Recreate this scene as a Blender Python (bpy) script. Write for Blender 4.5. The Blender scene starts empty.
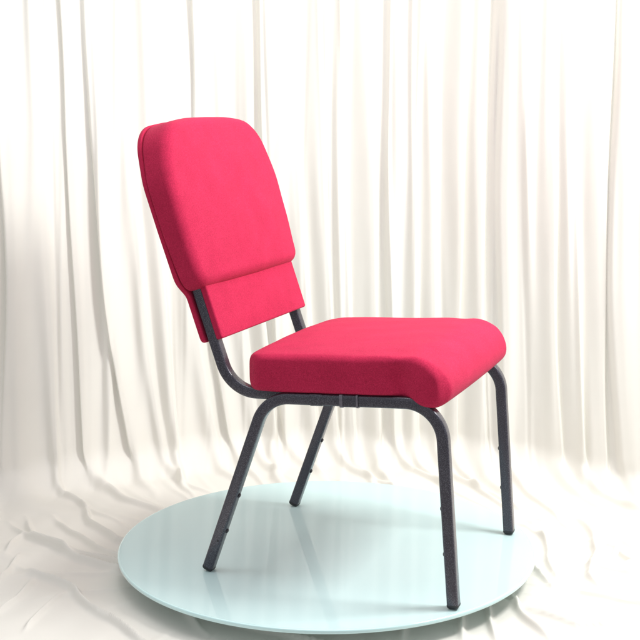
import bpy, bmesh, math, random
import numpy as np
from mathutils import Vector

C = bpy.context.scene.collection
S = bpy.context.scene
R = math.radians

# ------------------------------------------------------------------ camera
cam_d = bpy.data.cameras.new('camera')
cam_d.sensor_width = 36
cam_d.lens = 1224.1 / 640 * 36
cam_d.clip_end = 100
cam = bpy.data.objects.new('camera', cam_d)
C.objects.link(cam)
cam.location = (-0.015, -2.770, 1.0246)
cam.rotation_euler = (R(90 - 9.98), 0, 0)
S.camera = cam

# ------------------------------------------------------------------ world, lamps, exposure
w = bpy.data.worlds.new('World')
S.world = w
w.use_nodes = True
w.node_tree.nodes['Background'].inputs['Color'].default_value = (0.95, 0.96, 1.0, 1)
w.node_tree.nodes['Background'].inputs['Strength'].default_value = 0.55


def area(name, loc, target, size, power, color=(1, 1, 1)):
    d = bpy.data.lights.new(name, 'AREA')
    d.shape = 'RECTANGLE'
    d.size, d.size_y = size
    d.energy = power
    d.color = color
    o = bpy.data.objects.new(name, d)
    C.objects.link(o)
    o.location = loc
    o.rotation_euler = (Vector(target) - Vector(loc)).to_track_quat('-Z', 'Y').to_euler()
    return o


area('key_softbox', (1.25, -0.30, 1.70), (-0.30, 0.35, 0.50), (0.5, 0.5), 38, (1.0, 0.99, 0.97))
area('top_softbox', (0.10, -0.15, 2.7), (0.05, 0.15, 0.0), (1.6, 1.0), 12, (0.98, 0.99, 1.0))
area('curtain_strip', (-0.25, -0.25, 2.30), (-0.45, 0.75, 0.10), (2.0, 0.4), 9, (1.0, 0.99, 0.98))
S.view_settings.view_transform = 'Standard'
S.view_settings.look = 'None'
S.view_settings.exposure = 0.12
S.view_settings.gamma = 1.0


# ------------------------------------------------------------------ node materials
class NT:
    def __init__(self, name):
        self.m = bpy.data.materials.new(name)
        self.m.use_nodes = True
        self.t = self.m.node_tree
        self.p = self.t.nodes['Principled BSDF']
        self.out = self.t.nodes['Material Output']

    def n(self, typ, **kw):
        x = self.t.nodes.new(typ)
        for k, v in kw.items():
            if k in x.inputs:
                x.inputs[k].default_value = v
            else:
                setattr(x, k, v)
        return x

    def l(self, a, ao, b, bi):
        self.t.links.new(a.outputs[ao], b.inputs[bi])

    def set(self, **kw):
        for k, v in kw.items():
            self.p.inputs[k.replace('_', ' ')].default_value = v

    def ramp(self, stops):
        r = self.n('ShaderNodeValToRGB')
        e = r.color_ramp.elements
        while len(e) < len(stops):
            e.new(0.5)
        for i, (pos, c) in enumerate(stops):
            e[i].position = pos
            e[i].color = (*c, 1)
        return r


def fabric_red():
    k = NT('red_woven_fabric')
    tc = k.n('ShaderNodeTexCoord')
    mp = k.n('ShaderNodeMapping')
    k.l(tc, 'Object', mp, 'Vector')
    n1 = k.n('ShaderNodeTexNoise', Scale=400.0, Detail=3.0, Roughness=0.7)
    n2 = k.n('ShaderNodeTexNoise', Scale=22.0, Detail=4.0)
    k.l(mp, 'Vector', n1, 'Vector')
    k.l(mp, 'Vector', n2, 'Vector')
    r = k.ramp([(0.32, (0.36, 0.009, 0.046)), (0.52, (0.48, 0.0135, 0.064)), (0.72, (0.60, 0.025, 0.092))])
    mx = k.n('ShaderNodeMath', operation='MULTIPLY_ADD')
    k.l(n2, 'Fac', mx, 0)
    mx.inputs[1].default_value = 0.22
    sc = k.n('ShaderNodeMath', operation='MULTIPLY_ADD')
    k.l(n1, 'Fac', sc, 0)
    sc.inputs[1].default_value = 0.9
    sc.inputs[2].default_value = -0.06
    k.l(sc, 'Value', mx, 2)
    k.l(mx, 'Value', r, 'Fac')
    k.l(r, 'Color', k.p, 'Base Color')
    k.set(Roughness=0.85, Sheen_Weight=0.05, Sheen_Roughness=0.45, Sheen_Tint=(1.0, 0.45, 0.6, 1))
    k.p.inputs['Specular IOR Level'].default_value = 0.25
    # weave
    w1 = k.n('ShaderNodeTexWave', Scale=190.0, Distortion=1.2, Detail=1.0)
    w1.bands_direction = 'DIAGONAL'
    k.l(mp, 'Vector', w1, 'Vector')
    add = k.n('ShaderNodeMath', operation='ADD')
    k.l(w1, 'Fac', add, 0)
    k.l(n1, 'Fac', add, 1)
    b = k.n('ShaderNodeBump', Strength=0.25, Distance=0.0015)
    k.l(add, 'Value', b, 'Height')
    n3 = k.n('ShaderNodeTexNoise', Scale=9.0, Detail=2.0)
    k.l(mp, 'Vector', n3, 'Vector')
    b2 = k.n('ShaderNodeBump', Strength=0.25, Distance=0.006)
    k.l(n3, 'Fac', b2, 'Height')
    k.l(b, 'Normal', b2, 'Normal')
    k.l(b2, 'Normal', k.p, 'Normal')
    return k.m


def hammertone():
    k = NT('silver_vein_powder_coat')
    tc = k.n('ShaderNodeTexCoord')
    v = k.n('ShaderNodeTexNoise', Scale=620.0, Detail=3.0, Roughness=0.6)
    k.l(tc, 'Object', v, 'Vector')
    v2 = k.n('ShaderNodeTexNoise', Scale=14.0, Detail=3.0)
    k.l(tc, 'Object', v2, 'Vector')
    r = k.ramp([(0.38, (0.026, 0.023, 0.036)), (0.55, (0.054, 0.051, 0.070)), (0.70, (0.16, 0.165, 0.195))])
    m = k.n('ShaderNodeMath', operation='MULTIPLY_ADD')
    k.l(v2, 'Fac', m, 0)
    m.inputs[1].default_value = 0.12
    off = k.n('ShaderNodeMath', operation='ADD')
    k.l(v, 'Fac', off, 0)
    off.inputs[1].default_value = -0.06
    k.l(off, 'Value', m, 2)
    k.l(m, 'Value', r, 'Fac')
    k.l(r, 'Color', k.p, 'Base Color')
    k.set(Metallic=0.45, Roughness=0.30, Coat_Weight=0.6, Coat_Roughness=0.13)
    b = k.n('ShaderNodeBump', Strength=0.25, Distance=0.0008)
    k.l(v, 'Fac', b, 'Height')
    k.l(b, 'Normal', k.p, 'Normal')
    return k.m


def plain(name, col, rough=0.5, metal=0.0, bump=0.0, scale=200.0):
    k = NT(name)
    tc = k.n('ShaderNodeTexCoord')
    n = k.n('ShaderNodeTexNoise', Scale=scale, Detail=3.0)
    k.l(tc, 'Object', n, 'Vector')
    lo = tuple(c * 0.85 for c in col)
    hi = tuple(min(1, c * 1.12) for c in col)
    r = k.ramp([(0.3, lo), (0.7, hi)])
    k.l(n, 'Fac', r, 'Fac')
    k.l(r, 'Color', k.p, 'Base Color')
    k.set(Roughness=rough, Metallic=metal)
    if bump:
        b = k.n('ShaderNodeBump', Strength=bump, Distance=0.001)
        k.l(n, 'Fac', b, 'Height')
        k.l(b, 'Normal', k.p, 'Normal')
    return k.m


def glass_painted():
    k = NT('pale_cyan_backpainted_glass')
    tc = k.n('ShaderNodeTexCoord')
    n = k.n('ShaderNodeTexNoise', Scale=3.0, Detail=2.0)
    k.l(tc, 'Object', n, 'Vector')
    r = k.ramp([(0.3, (0.66, 0.880, 0.890)), (0.7, (0.68, 0.892, 0.900))])
    k.l(n, 'Fac', r, 'Fac')
    k.l(r, 'Color', k.p, 'Base Color')
    k.set(Roughness=0.5, Coat_Weight=1.0, Coat_Roughness=0.015, Coat_IOR=1.25)
    k.p.inputs['Specular IOR Level'].default_value = 0.2
    rn = k.n('ShaderNodeTexNoise', Scale=40.0, Detail=4.0)
    k.l(tc, 'Object', rn, 'Vector')
    rr = k.n('ShaderNodeMapRange')
    rr.inputs['To Min'].default_value = 0.02
    rr.inputs['To Max'].default_value = 0.06
    k.l(rn, 'Fac', rr, 'Value')
    k.l(rr, 'Result', k.p, 'Coat Roughness')
    tr = k.n('ShaderNodeBsdfTranslucent')
    tr.inputs['Color'].default_value = (0.92, 0.90, 0.86, 1)
    mx = k.n('ShaderNodeMixShader')
    mx.inputs['Fac'].default_value = 0.20
    k.l(k.p, 'BSDF', mx, 1)
    k.l(tr, 'BSDF', mx, 2)
    k.l(mx, 'Shader', k.out, 'Surface')
    return k.m


def glass_rim():
    k = NT('polished_glass_edge')
    k.set(Base_Color=(0.60, 0.84, 0.84, 1), Roughness=0.12, Coat_Weight=1.0, Coat_Roughness=0.02)
    return k.m


def voile(name, col, trans):
    k = NT(name)
    tc = k.n('ShaderNodeTexCoord')
    n = k.n('ShaderNodeTexNoise', Scale=900.0, Detail=2.0)
    k.l(tc, 'Object', n, 'Vector')
    n2 = k.n('ShaderNodeTexNoise', Scale=5.0, Detail=3.0)
    k.l(tc, 'Object', n2, 'Vector')
    lo = tuple(c * 0.97 for c in col)
    r = k.ramp([(0.3, lo), (0.7, col)])
    k.l(n2, 'Fac', r, 'Fac')
    k.l(r, 'Color', k.p, 'Base Color')
    k.set(Roughness=0.75, Sheen_Weight=0.1)
    k.p.inputs['Specular IOR Level'].default_value = 0.25
    b = k.n('ShaderNodeBump', Strength=0.12, Distance=0.0006)
    k.l(n, 'Fac', b, 'Height')
    k.l(b, 'Normal', k.p, 'Normal')
    tr = k.n('ShaderNodeBsdfTranslucent')
    k.l(r, 'Color', tr, 'Color')
    mx = k.n('ShaderNodeMixShader')
    mx.inputs['Fac'].default_value = trans
    k.l(k.p, 'BSDF', mx, 1)
    k.l(tr, 'BSDF', mx, 2)
    k.l(mx, 'Shader', k.out, 'Surface')
    return k.m


M = dict(
    red=fabric_red(),
    metal=hammertone(),
    black=plain('black_plastic', (0.018, 0.017, 0.02), 0.45),
    rubber=plain('dark_rubber_bumper', (0.035, 0.032, 0.04), 0.6),
    weld=plain('brushed_bracket_steel', (0.17, 0.16, 0.19), 0.3, 0.6, 0.1),
    glass=glass_painted(),
    rim=glass_rim(),
    grey=plain('pale_turntable_base', (0.55, 0.55, 0.54), 0.5, 0.0),
    curtain=voile('cream_voile_curtain', (0.908, 0.888, 0.826), 0.20),
    floor=plain('pale_studio_floor', (0.45, 0.43, 0.40), 0.7, 0.0, 0.1, 30.0),
)


# ------------------------------------------------------------------ mesh helpers
def obj(name, data, mat, parent=None, sharp=None):
    """link verts/faces (or a list of such pairs) as ONE mesh object"""
    if isinstance(data, tuple):
        data = [data]
    V, F = [], []
    for v, f in data:
        o = len(V)
        V += [tuple(map(float, q)) for q in v]
        F += [tuple(i + o for i in q) for q in f]
    me = bpy.data.meshes.new(name)
    me.from_pydata(V, [], F)
    bm = bmesh.new()
    bm.from_mesh(me)
    bmesh.ops.remove_doubles(bm, verts=bm.verts, dist=1e-6)
    bmesh.ops.recalc_face_normals(bm, faces=bm.faces)
    bm.to_mesh(me)
    bm.free()
    for p in me.polygons:
        p.use_smooth = True
    if sharp:
        me.set_sharp_from_angle(angle=R(sharp))
    me.materials.append(mat)
    o = bpy.data.objects.new(name, me)
    C.objects.link(o)
    if parent:
        o.parent = parent
    return o


def rings_to_faces(n, m, closed_ring=True):
    F = []
    for i in range(n - 1):
        for j in range(m if closed_ring else m - 1):
            k = (j + 1) % m
            F.append((i * m + j, i * m + k, (i + 1) * m + k, (i + 1) * m + j))
    return F


def rounded_square(a, b, r, k=4):
    P = []
    for (sx, sy, a0) in ((1, 1, 0), (-1, 1, 90), (-1, -1, 180), (1, -1, 270)):
        for i in range(k + 1):
            t = R(a0 + 90 * i / k)
            P.append((sx * (a / 2 - r) + r * math.cos(t), sy * (b / 2 - r) + r * math.sin(t)))
    return P


def bend_path(P, radii, step=R(4)):
    """polyline (x, z) with circular bends at the inner points"""
    out = [P[0]]
    for i in range(1, len(P) - 1):
        p = np.array(P[i]); a = np.array(P[i - 1]) - p; b = np.array(P[i + 1]) - p
        a = a / np.linalg.norm(a); b = b / np.linalg.norm(b)
        ang = math.acos(np.clip(a @ b, -1, 1)); T = radii[i - 1] / math.tan(ang / 2)
        c = (a + b) / np.linalg.norm(a + b) * radii[i - 1] / math.sin(ang / 2) + p
        s = p + a * T - c; e = p + b * T - c
        a0 = math.atan2(s[1], s[0]); a1 = math.atan2(e[1], e[0])
        d = (a1 - a0 + math.pi) % (2 * math.pi) - math.pi
        n = max(4, int(abs(d) / step))
        for k in range(n + 1):
            t = a0 + d * k / n
            out.append(tuple(c + radii[i - 1] * np.array([math.cos(t), math.sin(t)])))
    out.append(P[-1])
    return out


def sweep_xz(path, y, size, r=0.0045):
    """square tube along a path in an x-z plane"""
    sec = rounded_square(size, size, r)
    path = np.array(path)
    V = []
    for i in range(len(path)):
        t = path[min(i + 1, len(path) - 1)] - path[max(i - 1, 0)]
        t = t / np.linalg.norm(t)
        nrm = np.array([-t[1], t[0]])
        for a, b in sec:
            q = path[i] + nrm * a
            V.append((q[0], y + b, q[1]))
    m = len(sec)
    F = rings_to_faces(len(path), m)
    F.append(tuple(range(m)))
    F.append(tuple((len(path) - 1) * m + i for i in range(m)))
    return V, F


def dome(center, axis, r, h, n=18, k=6, square=False):
    """rounded button on an axis: flat disc base and domed head"""
    c = Vector(center); ax = Vector(axis).normalized()
    u = ax.orthogonal().normalized(); v = ax.cross(u)
    V = []
    rows = [(r, 0.0)] + [(r * math.cos(R(90 * i / k)), h * (0.35 + 0.65 * math.sin(R(90 * i / k)))) for i in range(k)]
    for rr, hh in rows:
        for j in range(n):
            t = 2 * math.pi * j / n
            V.append(tuple(c + (u * math.cos(t) + v * math.sin(t)) * rr + ax * hh))
    F = rings_to_faces(len(rows), n)
    V.append(tuple(c + ax * h)); V.append(tuple(c))
    L = len(rows) - 1
    for j in range(n):
        F.append((L * n + j, L * n + (j + 1) % n, len(V) - 2))
        F.append(((j + 1) % n, j, len(V) - 1))
    return V, F


def resample(P, n):
    P = np.array(list(P) + [P[0]], float)
    d = np.r_[0, np.cumsum(np.linalg.norm(np.diff(P, axis=0), axis=1))]
    t = np.linspace(0, d[-1], n, endpoint=False)
    return np.stack([np.interp(t, d, P[:, 0]), np.interp(t, d, P[:, 1])], -1)


def smooth_closed(P, it):
    for _ in range(it):
        P = 0.5 * P + 0.25 * (np.roll(P, 1, 0) + np.roll(P, -1, 0))
    return P


def normals2(P):
    t = np.roll(P, -1, 0) - np.roll(P, 1, 0)
    n = np.stack([t[:, 1], -t[:, 0]], -1)
    n /= np.linalg.norm(n, axis=1)[:, None]
    area2 = np.sum(P[:, 0] * np.roll(P[:, 1], -1) - np.roll(P[:, 0], -1) * P[:, 1])
    return n if area2 > 0 else -n


def round_poly(pts, rad, seg=10):
    """closed polygon with rounded corners, a radius per corner"""
    out = []
    N = len(pts)
    for i in range(N):
        p = np.array(pts[i], float); a = np.array(pts[i - 1], float) - p; b = np.array(pts[(i + 1) % N], float) - p
        la, lb = np.linalg.norm(a), np.linalg.norm(b); a /= la; b /= lb
        ang = math.acos(np.clip(a @ b, -1, 1)); r = rad[i]
        if r <= 0 or ang > 3.1:
            out.append(tuple(p)); continue
        T = min(r / math.tan(ang / 2), la * .49, lb * .49); r = T * math.tan(ang / 2)
        c = p + (a + b) / np.linalg.norm(a + b) * r / math.sin(ang / 2)
        s = p + a * T - c; e = p + b * T - c
        a0 = math.atan2(s[1], s[0]); a1 = math.atan2(e[1], e[0]); d = (a1 - a0 + math.pi) % (2 * math.pi) - math.pi
        for k in range(seg + 1):
            t = a0 + d * k / seg
            out.append((c[0] + r * math.cos(t), c[1] + r * math.sin(t)))
    return out


def cushion(P, lo, hi, r_lo, r_hi, domeh=0.0, power=2.2, side_bulge=0.0, kr=8, kc=14):
    """pad: closed outline P in (a, b), thickness lo..hi along the third axis; returns rings of (a, b, n)"""
    P = np.asarray(P); N = normals2(P); c = P.mean(0)
    rows = []
    for i in range(5, 0, -1):
        s = 1 - i / 5.5
        rows.append(np.c_[c + (P - N * r_lo - c) * s, np.full(len(P), lo)])
    for i in range(kr + 1):
        t = R(90 * i / kr)
        rows.append(np.c_[P - N * r_lo * (1 - math.sin(t)), np.full(len(P), lo + r_lo * (1 - math.cos(t)))])
    for i in range(1, 8):
        s = i / 8
        rows.append(np.c_[P + N * side_bulge * math.sin(math.pi * s), np.full(len(P), lo + r_lo + (hi - r_hi - lo - r_lo) * s)])
    for i in range(kr + 1):
        t = R(90 * i / kr)
        rows.append(np.c_[P - N * r_hi * (1 - math.cos(t)), np.full(len(P), hi - r_hi * (1 - math.sin(t)))])
    Q = P - N * r_hi
    for i in range(1, kc + 1):
        s = 1 - i / (kc + 0.5)
        rows.append(np.c_[c + (Q - c) * s, np.full(len(P), hi + domeh * (1 - s ** power))])
    return rows


def rings_mesh(rows, conv, close=True):
    m = len(rows[0])
    V = [conv(q) for r in rows for q in r]
    F = rings_to_faces(len(rows), m)
    for k, L in ((0, 0), (1, len(rows) - 1)) if close else ():
        V.append(conv(rows[L].mean(0)))
        for j in range(m):
            F.append((L * m + j, L * m + (j + 1) % m, len(V) - 1))
    return V, F


def tube3(path, r, n=8, closed=False):
    V = []
    path = [Vector(p) for p in path]
    N = len(path)
    ref = None
    for i in range(N):
        if closed:
            t = (path[(i + 1) % N] - path[i - 1]).normalized()
        else:
            t = (path[min(i + 1, N - 1)] - path[max(i - 1, 0)]).normalized()
        if ref is None:
            ref = t.orthogonal().normalized()
        u = (ref - t * ref.dot(t)).normalized(); ref = u; v = t.cross(u)
        for j in range(n):
            a = 2 * math.pi * j / n
            V.append(tuple(path[i] + (u * math.cos(a) + v * math.sin(a)) * r))
    F = rings_to_faces(N, n)
    if closed:
        F += [((N - 1) * n + j, (N - 1) * n + (j + 1) % n, (j + 1) % n, j) for j in range(n)]
    else:
        F += [tuple(range(n)), tuple((N - 1) * n + j for j in range(n))]
    return V, F


def thing(name, label, cat, loc=(0, 0, 0), rz=0.0):
    o = bpy.data.objects.new(name, None)
    C.objects.link(o)
    o.empty_display_size = 0.1
    o.location = loc
    o.rotation_euler = (0, 0, rz)
    o['label'] = label
    o['category'] = cat
    return o


# ------------------------------------------------------------------ the setting
FLOOR = -0.058
fl = obj('floor', ([(-4, -4, FLOOR - .004), (4, -4, FLOOR - .004), (4, 4, FLOOR - .004), (-4, 4, FLOOR - .004)], [(0, 1, 2, 3)]), M['floor'])
fl['kind'] = 'structure'


# --- curtain -------------------------------------------------------
def wall_y(x):
    q = (x / 0.8) ** 2
    return 0.90 - 0.40 * q / (1 + 0.25 * q)


def px2x(px):
    x = 0.0
    for _ in range(12):
        x = -0.015 + (px - 320) * (wall_y(x) + 2.77) * 1.0 / 1224.1
    return x


rng = np.random.default_rng(4)
# ridge: centre at head height, centre near the floor, width above, width below, depth, lean
ridges = [(-28, -48, 26, 24, 0.9, .2), (-6, -20, 22, 16, .8, -.2), (18, 9, 26, 34, 1.15, -.3), (44, 49, 22, 9, .7, .2),
          (79, 88, 21, 12, .95, -.55), (106, 131, 22, 13, 1.05, -.35), (127, 158, 14, 11, .7, .1), (148, 171, 19, 12, .95, .5),
          (176, 210, 20, 14, .7, .2), (203, 233, 22, 13, .9, -.4), (225, 252, 18, 10, .7, .1), (246, 270, 15, 14, .95, .45),
          (268, 290, 20, 12, .8, -.1), (291, 313, 22, 15, .9, .35), (317, 333, 26, 14, .9, .4), (341, 352, 15, 12, .75, .2),
          (366, 374, 26, 18, 1.0, .4), (392, 398, 15, 10, .75, -.1), (410, 417, 19, 13, .85, .4), (429, 436, 18, 14, .7, .2),
          (453, 458, 20, 12, .95, .45), (476, 482, 22, 16, .85, .3), (505, 514, 26, 14, 1.0, -.2), (538, 561, 26, 18, 1.05, .5),
          (564, 586, 20, 15, .85, .3), (590, 611, 25, 19, .95, .45), (620, 640, 24, 22, .95, -.3), (648, 668, 24, 22, .9, .3),
          (676, 700, 26, 22, .9, .1), (706, 735, 28, 26, .9, -.2), (740, 770, 28, 26, .9, .2), (775, 806, 28, 26, .9, .2)]
ridges = [(-28 - 30 * k, -48 - 31 * k, 27, 24, .9, .2 if k % 2 else -.2) for k in range(6, 0, -1)] + ridges


# --- folds of the part that lies on the floor ----------------------------------------------------
cloth_folds = [
    ([(-0.834, 0.300), (-0.747, 0.174), (-0.605, 0.032), (-0.455, -0.087), (-0.322, -0.240), (-0.233, -0.382)], .024, .016),
    ([(-0.793, 0.347), (-0.737, 0.174), (-0.652, 0.084), (-0.517, 0.006), (-0.446, -0.069), (-0.30, -0.18)], .022, .015),
    ([(-0.722, 0.355), (-0.640, 0.210), (-0.569, 0.098), (-0.467, -0.007), (-.3, -.1)], .020, .014),
    ([(-0.740, -0.007), (-0.677, -0.075), (-0.578, -0.163), (-0.500, -0.282), (-0.409, -0.382), (-.3, -.5)], .022, .014),
    ([(-0.702, -0.293), (-0.681, -0.202), (-0.679, -0.087)], .012, .012),
    ([(-0.627, -0.382), (-0.600, -0.272), (-0.585, -0.185)], .012, .010),
    ([(-0.659, 0.445), (-0.603, 0.285), (-0.527, 0.139), (-.4, .05)], .024, .014),
    ([(0.540, 0.247), (0.551, 0.071), (0.535, -0.116)], .018, .014),
    ([(0.490, 0.174), (0.505, -0.026), (0.508, -0.163)], .016, .014),
    ([(0.654, 0.363), (0.666, 0.174), (0.668, 0.071), (0.610, -0.087), (0.636, -0.174)], .024, .016),
    ([(0.30, -0.2), (0.458, -0.293), (0.512, -0.343), (0.665, -0.323), (.8, -.33)], .020, .016),
    ([(0.26, -0.1), (0.277, -0.272), (0.280, -0.45)], .022, .014),
    ([(0.32, -0.1), (0.338, -0.218), (0.342, -0.45)], .020, .012),
    ([(0.34, -.1), (0.389, -0.174), (0.412, -0.308), (0.452, -0.45)], .020, .014),
    ([(0.58, -0.02), (0.647, -0.026), (0.710, -0.057), (.85, -.08)], .020, .016),
    ([(0.155, -0.2), (0.155, -0.323), (0.161, -0.45)], .018, .014),
    ([(-0.796, 0.071), (-0.787, 0.153), (-0.768, 0.210)], .014, .014),
    ([(-0.748, -0.116), (-0.747, -0.026), (-0.759, 0.071)], .012, .012),
    ([(-0.3, -.25), (-0.163, -0.343), (-0.056, -0.406), (.05, -.45)], .018, .014),
    ([(0.729, 0.174), (0.766, 0.071), (.78, -.05)], .018, .016),
    ([(0.50, -.16), (0.568, -0.174), (0.686, -0.240), (.8, -.30)], .018, .014),
    ([(0.70, 0.02), (0.735, 0.0), (0.72, 0.06), (0.76, 0.09)], .022, .012),
    ([(0.69, 0.13), (0.72, 0.10), (0.70, 0.05)], .018, .010),
]


def cloth_height(X, Y):
    # wobble the sampling so that folds do not run ruler-straight
    WX = X + 0.010 * np.sin(9 * Y + 3 * X) + 0.005 * np.sin(23 * Y - 11 * X + 1)
    WY = Y + 0.010 * np.sin(8 * X - 2 * Y + 2) + 0.005 * np.sin(21 * X + 13 * Y)
    Z = np.zeros_like(X)
    for L, h, wd in cloth_folds:
        L = np.array(L)
        best = np.full(X.shape, 9.0); side = np.zeros_like(X); along = np.zeros_like(X)
        seg = np.linalg.norm(np.diff(L, axis=0), axis=1); tot = seg.sum(); acc = 0
        for a, b, sl in zip(L[:-1], L[1:], seg):
            d = b - a
            t = np.clip(((WX - a[0]) * d[0] + (WY - a[1]) * d[1]) / (sl * sl), 0, 1)
            px, py = WX - a[0] - t * d[0], WY - a[1] - t * d[1]
            dist = np.hypot(px, py)
            k = dist < best
            best = np.where(k, dist, best)
            side = np.where(k, np.sign(d[0] * py - d[1] * px), side)
            along = np.where(k, (acc + t * sl) / tot, along)
            acc += sl
        taper = np.clip(np.minimum(along / .22, (1 - along) / .22), 0, 1)
        taper = 0.15 + 0.85 * taper * taper * (3 - 2 * taper)
        w2 = wd * np.where(side > 0, 0.44, 0.54)
        Z = np.maximum(Z, 0) + 0.80 * h * taper * np.exp(-(best / w2) ** 1.7) * (1 - 0.35 * np.clip(Z / .03, 0, 1))
    rr = np.hypot(X, Y); an = np.arctan2(Y, X)
    rad_f = np.clip((rr - .42) / .1, 0, 1) * np.clip((1.0 - rr) / .4, 0, 1)
    ph = 31 * an + 3.5 * np.sin(3 * an + 1) + 5 * np.sin(2.2 * rr + 2 * an)
    Z += 0.006 * rad_f * np.clip(np.sin(ph), 0, 1) ** 5 * (0.5 + 0.5 * np.sin(7 * an + 6 * rr))
    Z += 0.0024 * np.sin(17 * X + 9 * Y + 2 * np.sin(6 * Y)) * np.sin(5 * X - 11 * Y)
    Z += 0.0012 * np.sin(47 * X - 31 * Y + 3 * np.sin(9 * X)) * np.sin(13 * Y + 7 * X)
    return Z


def build_curtain():
    ZT, ZB = 1.02, 0.06
    xs = np.arange(-1.5, 1.5, 0.0026)
    yy = wall_y(xs)
    # the path of the cloth: straight down, round a tight turn, forward over the floor
    rad = 0.105
    path = [(0.0, z) for z in np.r_[np.linspace(2.05, 1.5, 14, endpoint=False), np.linspace(1.5, 0.35, 70, endpoint=False), np.linspace(0.35, rad, 30, endpoint=False)]]
    path += [(rad * (1 - math.cos(a)), rad * (1 - math.sin(a))) for a in np.linspace(0, math.pi / 2, 34)[:-1]]
    path += [(rad + q, 0.0) for q in np.cumsum(np.r_[np.full(90, 0.0042), np.full(130, 0.0042), np.full(50, .008)])]
    NR = len(ridges)
    seeds = rng.uniform(0, 6.28, (NR, 4))
    power = rng.uniform(1.9, 3.6, NR); slim = rng.uniform(.40, .49, NR)
    NC = 190                                            # small creases between the pleats
    cx_, cw_, ch_ = rng.uniform(-1.2, 1.2, NC), rng.uniform(.005, .017, NC), rng.uniform(-.007, .012, NC)
    ct_, cs_ = rng.uniform(-.03, .03, NC), rng.uniform(0, 6.28, NC)
    reach = rng.uniform(0.10, 0.27, NR)
    drift = rng.uniform(.05, .75, NR)
    rows = []
    for q, z in path:
        on = min(1.0, max(0.0, (rad - z) / rad)); on = on * on * (3 - 2 * on)        # 0 hanging, 1 lying
        zz = z - 0.25 * q
        f = min(1.35, max(0.0, (ZT - zz) / (ZT - ZB)))
        ff = f ** 1.6
        D = np.zeros_like(xs); Lt = np.zeros_like(xs); Fl = np.zeros_like(xs)
        for r, (p0, p1, w0, w1, hgt, lean) in enumerate(ridges):
            c = px2x(p0) * (1 - ff) + px2x(p1) * ff
            c += 0.004 * math.sin(3.1 * zz + seeds[r, 0]) + 0.0025 * math.sin(7.3 * zz + seeds[r, 1])
            wd = (w0 * (1 - f) + w1 * f) * 0.0029
            wd *= 1 + 0.12 * math.sin(4.2 * zz + seeds[r, 2])
            H = 0.030 * hgt * (0.95 + 0.10 * min(f, 1)) * (1 + .15 * math.sin(2.7 * zz + seeds[r, 3]))
            if q > 0:
                c += drift[r] * q * q / (q + 0.06) + 0.006 * math.sin(28 * q + seeds[r, 0]) * min(1, q / .1)
                wd *= 1 - .40 * min(1, q / .25)
                H *= math.exp(-(q / (reach[r] * 1.5)) ** 2)
            if H < 1e-4:
                continue
            u = (xs - c) / (wd * slim[r])
            us = u * np.sign(lean)                       # steep, overhanging edge on the side the pleat leans to
            soft = np.exp(-np.abs(np.minimum(us, 0) * 0.82) ** 1.9)
            steep = np.exp(-np.abs(np.maximum(us - .15, 0) * 1.35) ** (power[r] + 1.5))
            b = soft * steep * (1 - on) + np.exp(-np.abs(u) ** 2.2) * on
            D += H * b
            Lt += 0.7 * lean * H * b * (1 - on)
        wave = 0.008 * np.sin(9 * xs + 0.8 * zz + .4) + 0.002 * np.sin(41 * xs + 1.9 * zz) * (0.6 + 0.4 * np.sin(5 * xs + 2 * zz))
        wave += 0.0008 * np.sin(113 * xs + 2.3 * np.sin(2.1 * zz + 6 * xs) + 3.0 * zz)
        for k in range(NC):
            fan = cx_[k] * (1 + .05 * f) + ct_[k] * zz + .004 * math.sin(5 * zz + cs_[k])
            D += ch_[k] * (0.5 + 0.5 * math.sin(2.6 * zz + cs_[k])) * np.exp(-((xs - fan) / cw_[k]) ** 2) * math.exp(-(q / .08) ** 2)
        x = xs + Lt
        y = yy - (D + wave) * (1 - on) - q - 0.015 * on
        lie = np.zeros_like(xs)
        if on > 0:
            lie = cloth_height(x, y) * on * min(1, 0.3 + q / .1) + 0.8 * D * on
        rows.append(np.stack([x, y, FLOOR + 0.004 + z + lie], -1))
    V = np.array(rows).reshape(-1, 3)
    return V, rings_to_faces(len(rows), len(xs), False)


cur = obj('curtain', build_curtain(), M['curtain'])
cur['label'] = 'cream white pleated curtain hanging behind the red chair and spreading over the floor'
cur['category'] = 'curtain'

# --- round glass platform -------------------------------------------
RAD = 0.4896
plat = thing('display_platform', 'round pale cyan glass display platform beneath the red chair', 'platform')


def lathe(prof, n=160, cap=True):
    V = [(r * math.cos(2 * math.pi * j / n), r * math.sin(2 * math.pi * j / n), z) for r, z in prof for j in range(n)]
    F = rings_to_faces(len(prof), n)
    if cap:
        F += [tuple(range(n)), tuple((len(prof) - 1) * n + j for j in range(n))]
    return V, F


e = 0.0035
obj('glass_top', lathe([(RAD - 0.004, -0.0100), (RAD - .004, -0.0005), (RAD - 0.0045, 0.0)]), M['glass'], plat, 30)
edge = [(RAD - 0.0042, -0.0102), (RAD - 0.0042, -0.0002)]
edge += [(RAD - e + e * math.sin(R(a)), -e + e * math.cos(R(a)) - .0003) for a in range(0, 91, 15)]
edge += [(RAD - e + e * math.cos(R(a)), -0.0102 + e - e * math.sin(R(a))) for a in range(0, 91, 15)]
obj('glass_edge', lathe(edge, cap=False), M['rim'], plat, 40)
obj('pedestal', lathe([(0.17, FLOOR - 0.003), (0.17, FLOOR + .02), (0.165, FLOOR + .03), (0.12, FLOOR + .034), (0.12, -0.0105)], 64), M['grey'], plat, 30)

# ------------------------------------------------------------------ the chair
chair = thing('banquet_chair', 'red upholstered stacking chair with dark speckled metal frame on the glass platform', 'chair',
              (0.0903, -0.0546, 0.0), R(-22.164))
T = 0.0245           # tube
YL = 0.2413          # leg frame half spacing
YP = 0.2165          # back post half spacing


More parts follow.
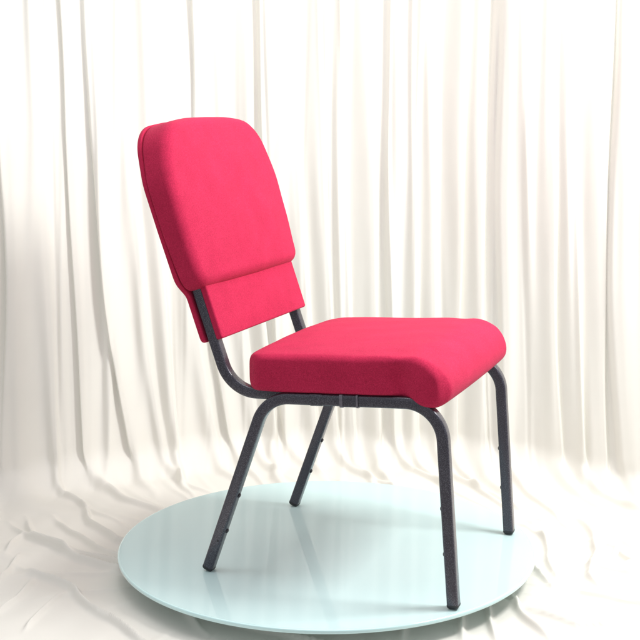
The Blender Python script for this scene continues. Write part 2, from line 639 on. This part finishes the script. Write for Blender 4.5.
def lerp2(p, q, t):
    return (p[0] + (q[0] - p[0]) * t, p[1] + (q[1] - p[1]) * t)


foot_f, foot_b = (0.2822, 0.0105), (-0.2820, 0.0105)
rail_f, rail_b = (0.2485, 0.4318), (-0.1380, 0.4100)
cut_b, cut_f = lerp2(rail_b, rail_f, 0.27), lerp2(rail_b, rail_f, 0.74)
for s in (-1, 1):
    for nm, foot, rail, cut, rad in (('leg', foot_f, rail_f, cut_f, 0.078), ('leg', foot_b, rail_b, cut_b, 0.082)):
        leg = obj(nm, sweep_xz(bend_path([foot, rail, cut], [rad]), s * YL, T), M['metal'], chair, 50)
        d = np.array(foot) - np.array(rail); d /= np.linalg.norm(d)
        # rounded glide closing the tube end
        V = []
        sec = rounded_square(T, T, 0.0048)
        nrm = np.array([-d[1], d[0]])
        rows = [(0.995, 0.0), (1.03, 0.0004), (1.03, 0.0025)] + [(1.03 * math.cos(R(a)), 0.0025 + 0.0088 * math.sin(R(a))) for a in (20, 40, 60, 75, 86)]
        for sc, h in rows:
            for a, b in sec:
                q = np.array(foot) + d * h + nrm * a * sc
                V.append((q[0], s * YL + b * sc, q[1]))
        F = rings_to_faces(len(rows), len(sec)) + [tuple(range(len(sec))), tuple((len(rows) - 1) * len(sec) + i for i in range(len(sec)))]
        obj('foot_cap', (V, F), M['black'], leg, 40)
        # stacking bumpers on the face that looks towards the other leg
        ins = nrm if nrm[0] * (1 if foot[0] < 0 else -1) > 0 else -nrm
        for z in ((0.2128, 0.1160) if foot[0] > 0 else (0.187, 0.102)):
            t = (z - foot[1]) / (rail[1] - foot[1])
            p = np.array(lerp2(foot, rail, t)) + ins * (T / 2 - 0.0003)
            obj('bumper', dome((p[0], s * YL, p[1]), (ins[0], 0, ins[1]), 0.0052, 0.0042), M['rubber'], leg, 40)
        if foot[0] < 0:
            p = lerp2(foot, rail, 0.165)
            obj('rivet', dome((p[0] + .004, s * (YL + T / 2 - .0003), p[1]), (0, s, 0), 0.0026, 0.0012), M['black'], leg, 40)
    obj('seat_rail', sweep_xz([cut_b, cut_f], s * YL, T), M['metal'], chair, 50)
    # ganging bracket clipped round the rail
    rl = np.array(rail_f) - np.array(rail_b); rl /= np.linalg.norm(rl)
    for x0, x1 in ((-0.033, -0.008), (0.0335, 0.0405), (0.0405, 0.0705), (0.0705, 0.0745)):
        thick = 0.0008 if x1 - x0 > 0.012 else 0.0019
        a = np.array(rail_b) + rl * (x0 - rail_b[0]); b = np.array(rail_b) + rl * (x1 - rail_b[0])
        obj('ganging_bracket', sweep_xz([tuple(a), tuple(b)], s * YL, T + 2 * thick, 0.004), M['metal'] if thick < .001 else M['weld'], chair, 50)
    # back post: runs beside the rail under the seat, bends up and leans back
    post = bend_path([(0.06, 0.4235), (-0.2325, 0.4085), (-0.2725, 0.5225), (-0.385, 0.842)], [0.084, 0.9])
    obj('back_post', sweep_xz(post, s * YP, 0.0240), M['metal'], chair, 50)
for x, z in ((-0.09, 0.4135), (0.15, 0.4240)):
    V, F = sweep_xz([(0, -YL + T / 2), (0, YL - T / 2)], 0, 0.02)
    obj('crossbar', ([(x + a[0], a[2], z + a[1] * 1.0) for a in V], F), M['metal'], chair, 50)

# --- seat cushion ---------------------------------------------------
W = 0.2535
prof = [(-0.190, 0.445), (-0.188, 0.431), (-0.177, 0.4225), (-0.10, 0.4235), (0.0, 0.4295), (0.10, 0.4350), (0.146, 0.4385), (0.172, 0.435), (0.194, 0.4265),
        (0.216, 0.4205), (0.238, 0.4215), (0.255, 0.429), (0.266, 0.444), (0.267, 0.465), (0.258, 0.487), (0.240, 0.506), (0.215, 0.519), (0.190, 0.5245),
        (0.150, 0.5225), (0.08, 0.5175), (0.0, 0.5125), (-0.08, 0.508), (-0.155, 0.5035), (-0.181, 0.499), (-0.190, 0.487)]
prof = smooth_closed(resample(prof, 180), 3)
pn = normals2(prof)


def seat_rows():
    n = len(prof)
    ry = 0.0135 + 0.006 * np.clip(pn[:, 0], 0, 1) ** 2
    mid = np.c_[np.clip(prof[:, 0], -0.12, 0.21), np.interp(np.clip(prof[:, 0], -0.12, 0.21), [-.12, .21], [.470, .466])]
    side = []
    for k in (0.0, 0.2, 0.45, 0.65, 0.82, 0.93):       # cap, centre to edge
        ring = mid + ((prof - pn * ry[:, None]) - mid) * k
        side.append(np.c_[ring[:, 0], np.full(n, W), ring[:, 1]])
    for i in range(9):
        t = R(90 * (1 - i / 8))
        ring = prof - pn * (ry * (1 - math.cos(t)))[:, None]
        side.append(np.c_[ring[:, 0], W - ry * (1 - math.sin(t)), ring[:, 1]])
    ys = np.linspace(1, -1, 44)[1:-1] * (W - ry.max())
    mids = [np.c_[prof[:, 0], np.full(n, y), prof[:, 1]] for y in ys]
    far = side
    near = [r * np.array([1, -1, 1]) for r in side[::-1]]
    return far + mids + near, len(side)


def plan_corner(x, y, xc, rc, sx):
    """round the seat's corner in plan: square corner zone to a quarter disc"""
    dx, dy = (x - xc) * sx / rc, (abs(y) - (W - rc)) / rc
    if dx > 0 and dy > 0:
        ex, ey = dx * math.sqrt(max(0, 1 - dy * dy / 2)), dy * math.sqrt(max(0, 1 - dx * dx / 2))
        return xc + sx * ex * rc, math.copysign(W - rc + ey * rc, y)
    return x, y


def seat_deform(q):
    x, y, z = q
    x, y = plan_corner(x, y, -0.190 + 0.050, 0.050, -1)
    x, y = plan_corner(x, y, 0.267 - 0.028, 0.028, 1)
    top = max(0.0, min(1.0, (z - 0.475) / 0.03))
    bw = max(0.0, min(1.0, (abs(y) - (W - 0.012)) / 0.012))
    y += math.copysign(0.005 * bw * bw * (3 - 2 * bw) * max(0, math.cos(math.pi * (z - 0.467) / 0.10)), y)
    e2 = min(1.0, abs(y) / W)
    z += top * 0.009 * (1 - e2 ** 2.4) * max(0, 1 - ((x - 0.05) / 0.27) ** 4)
    ed = max(0.0, min(1.0, (abs(y) - (W - 0.06)) / 0.055))
    low = max(0.0, min(1.0, (0.519 - z) / 0.03)) * max(0.0, min(1.0, (z - 0.400) / 0.02))
    # pinched fold behind the waterfall nose, bulging nose side
    y -= math.copysign(1, y) * ed * low * (0.012 * math.exp(-((x - 0.165 + 0.2 * (z - .47)) / 0.020) ** 2) - 0.004 * math.exp(-((x - 0.222) / 0.026) ** 2))
    z -= ed * top * 0.003 * math.exp(-((x - 0.160) / 0.025) ** 2)
    if x > 0.1:
        x += 0.004 * (1 - e2 ** 2) * min(1, (x - .1) / .1)
    else:
        x -= 0.006 * (1 - e2 ** 2) * min(1, (.1 - x) / .2)
    z += 0.0004 * math.sin(31 * x + 17 * y) * top + .0003 * math.sin(53 * y - 21 * x) * top
    return (x, y, z)


srows, nside = seat_rows()
srows = [np.array([seat_deform(q) for q in r]) for r in srows]
seat = obj('seat', rings_mesh(srows, lambda q: tuple(q), False), M['red'], chair)
# --- backrest -------------------------------------------------------
th = R(19.0)
NB = np.array([math.cos(th), 0, math.sin(th)])
UB = np.array([-math.sin(th), 0, math.cos(th)])
P0 = np.array([-0.280, 0, 0.637])


def back(q):
    """(y, u, n) -> chair coordinates"""
    return tuple(P0 + UB * q[1] + NB * q[2] + np.array([0, q[0], 0]))


half = [(0.0, 0.0), (0.2555, 0.002), (0.264, 0.06), (0.270, 0.14), (0.269, 0.25), (0.226, 0.369), (0.10, 0.3825), (0.0, 0.3835)]
rh = [0, 0.036, 0.3, 0.3, 0.14, 0.10, 0.4, 0]
full = half[1:-1] + [(0.0, half[-1][1])] + [(-a, b) for a, b in half[-2:0:-1]] + [(0.0, half[0][1])]
fr = rh[1:-1] + [0] + rh[-2:0:-1] + [0]
outl = smooth_closed(resample(round_poly(full, fr, 14), 260), 5)
rows = cushion(outl, -0.0465, 0.0095, 0.006, 0.023, domeh=0.0, kc=26)


def pad_bow(q):
    y, u, n = q
    f = max(0.0, min(1.0, (n + 0.0465) / 0.056))
    g = f * f * (3 - 2 * f)
    # sides draw in towards the front, the face is domed and fuller towards the top
    y *= 1 + (0.016 - 0.034 * max(0, (u - .22) / .16)) * g
    u -= 0.004 * g * max(0, (u - .1) / .29)
    sh = max(0, 1 - abs(y / 0.262) ** 2.6) * max(0, 1 - abs((u - 0.185) / 0.21) ** 2.6)
    n += g * (0.013 * sh + 0.010 * max(0, (u - 0.05) / 0.34))
    n += (0.0006 * math.sin(37 * y + 23 * u) + .0004 * math.sin(61 * u - 19 * y)) * g
    return (y, u, n)


obj('backrest_cushion', rings_mesh(rows, lambda q: back(pad_bow(q))), M['red'], chair)

halfp = [(0.0, -0.1150), (0.2315, -0.1130), (0.2325, -0.006), (0.2615, 0.026), (0.2645, 0.14), (0.2645, 0.25), (0.228, 0.3735), (0.10, 0.3855), (0.0, 0.3865)]
rp = [0, 0.010, 0.012, 0.04, 0.3, 0.14, 0.10, 0.4, 0]
full = halfp[1:-1] + [(0.0, halfp[-1][1])] + [(-a, b) for a, b in halfp[-2:0:-1]] + [(0.0, halfp[0][1])]
fr = rp[1:-1] + [0] + rp[-2:0:-1] + [0]
outp = smooth_closed(resample(round_poly(full, fr, 14), 420), 2)
panel = obj('back_panel', rings_mesh(cushion(outp, -0.0595, -0.0470, 0.0050, 0.0035, 0.0, kc=10), back), M['red'], chair)

sk = [(0.2325, -0.1145), (0.2325, 0.016), (-0.2325, 0.016), (-0.2325, -0.1145)]
outs = smooth_closed(resample(round_poly(sk, [0.004] * 4, 6), 320), 1)
obj('lumbar_panel', rings_mesh(cushion(outs, -0.0185, -0.0030, 0.003, 0.0045, 0.003, kc=14), back), M['red'], chair)
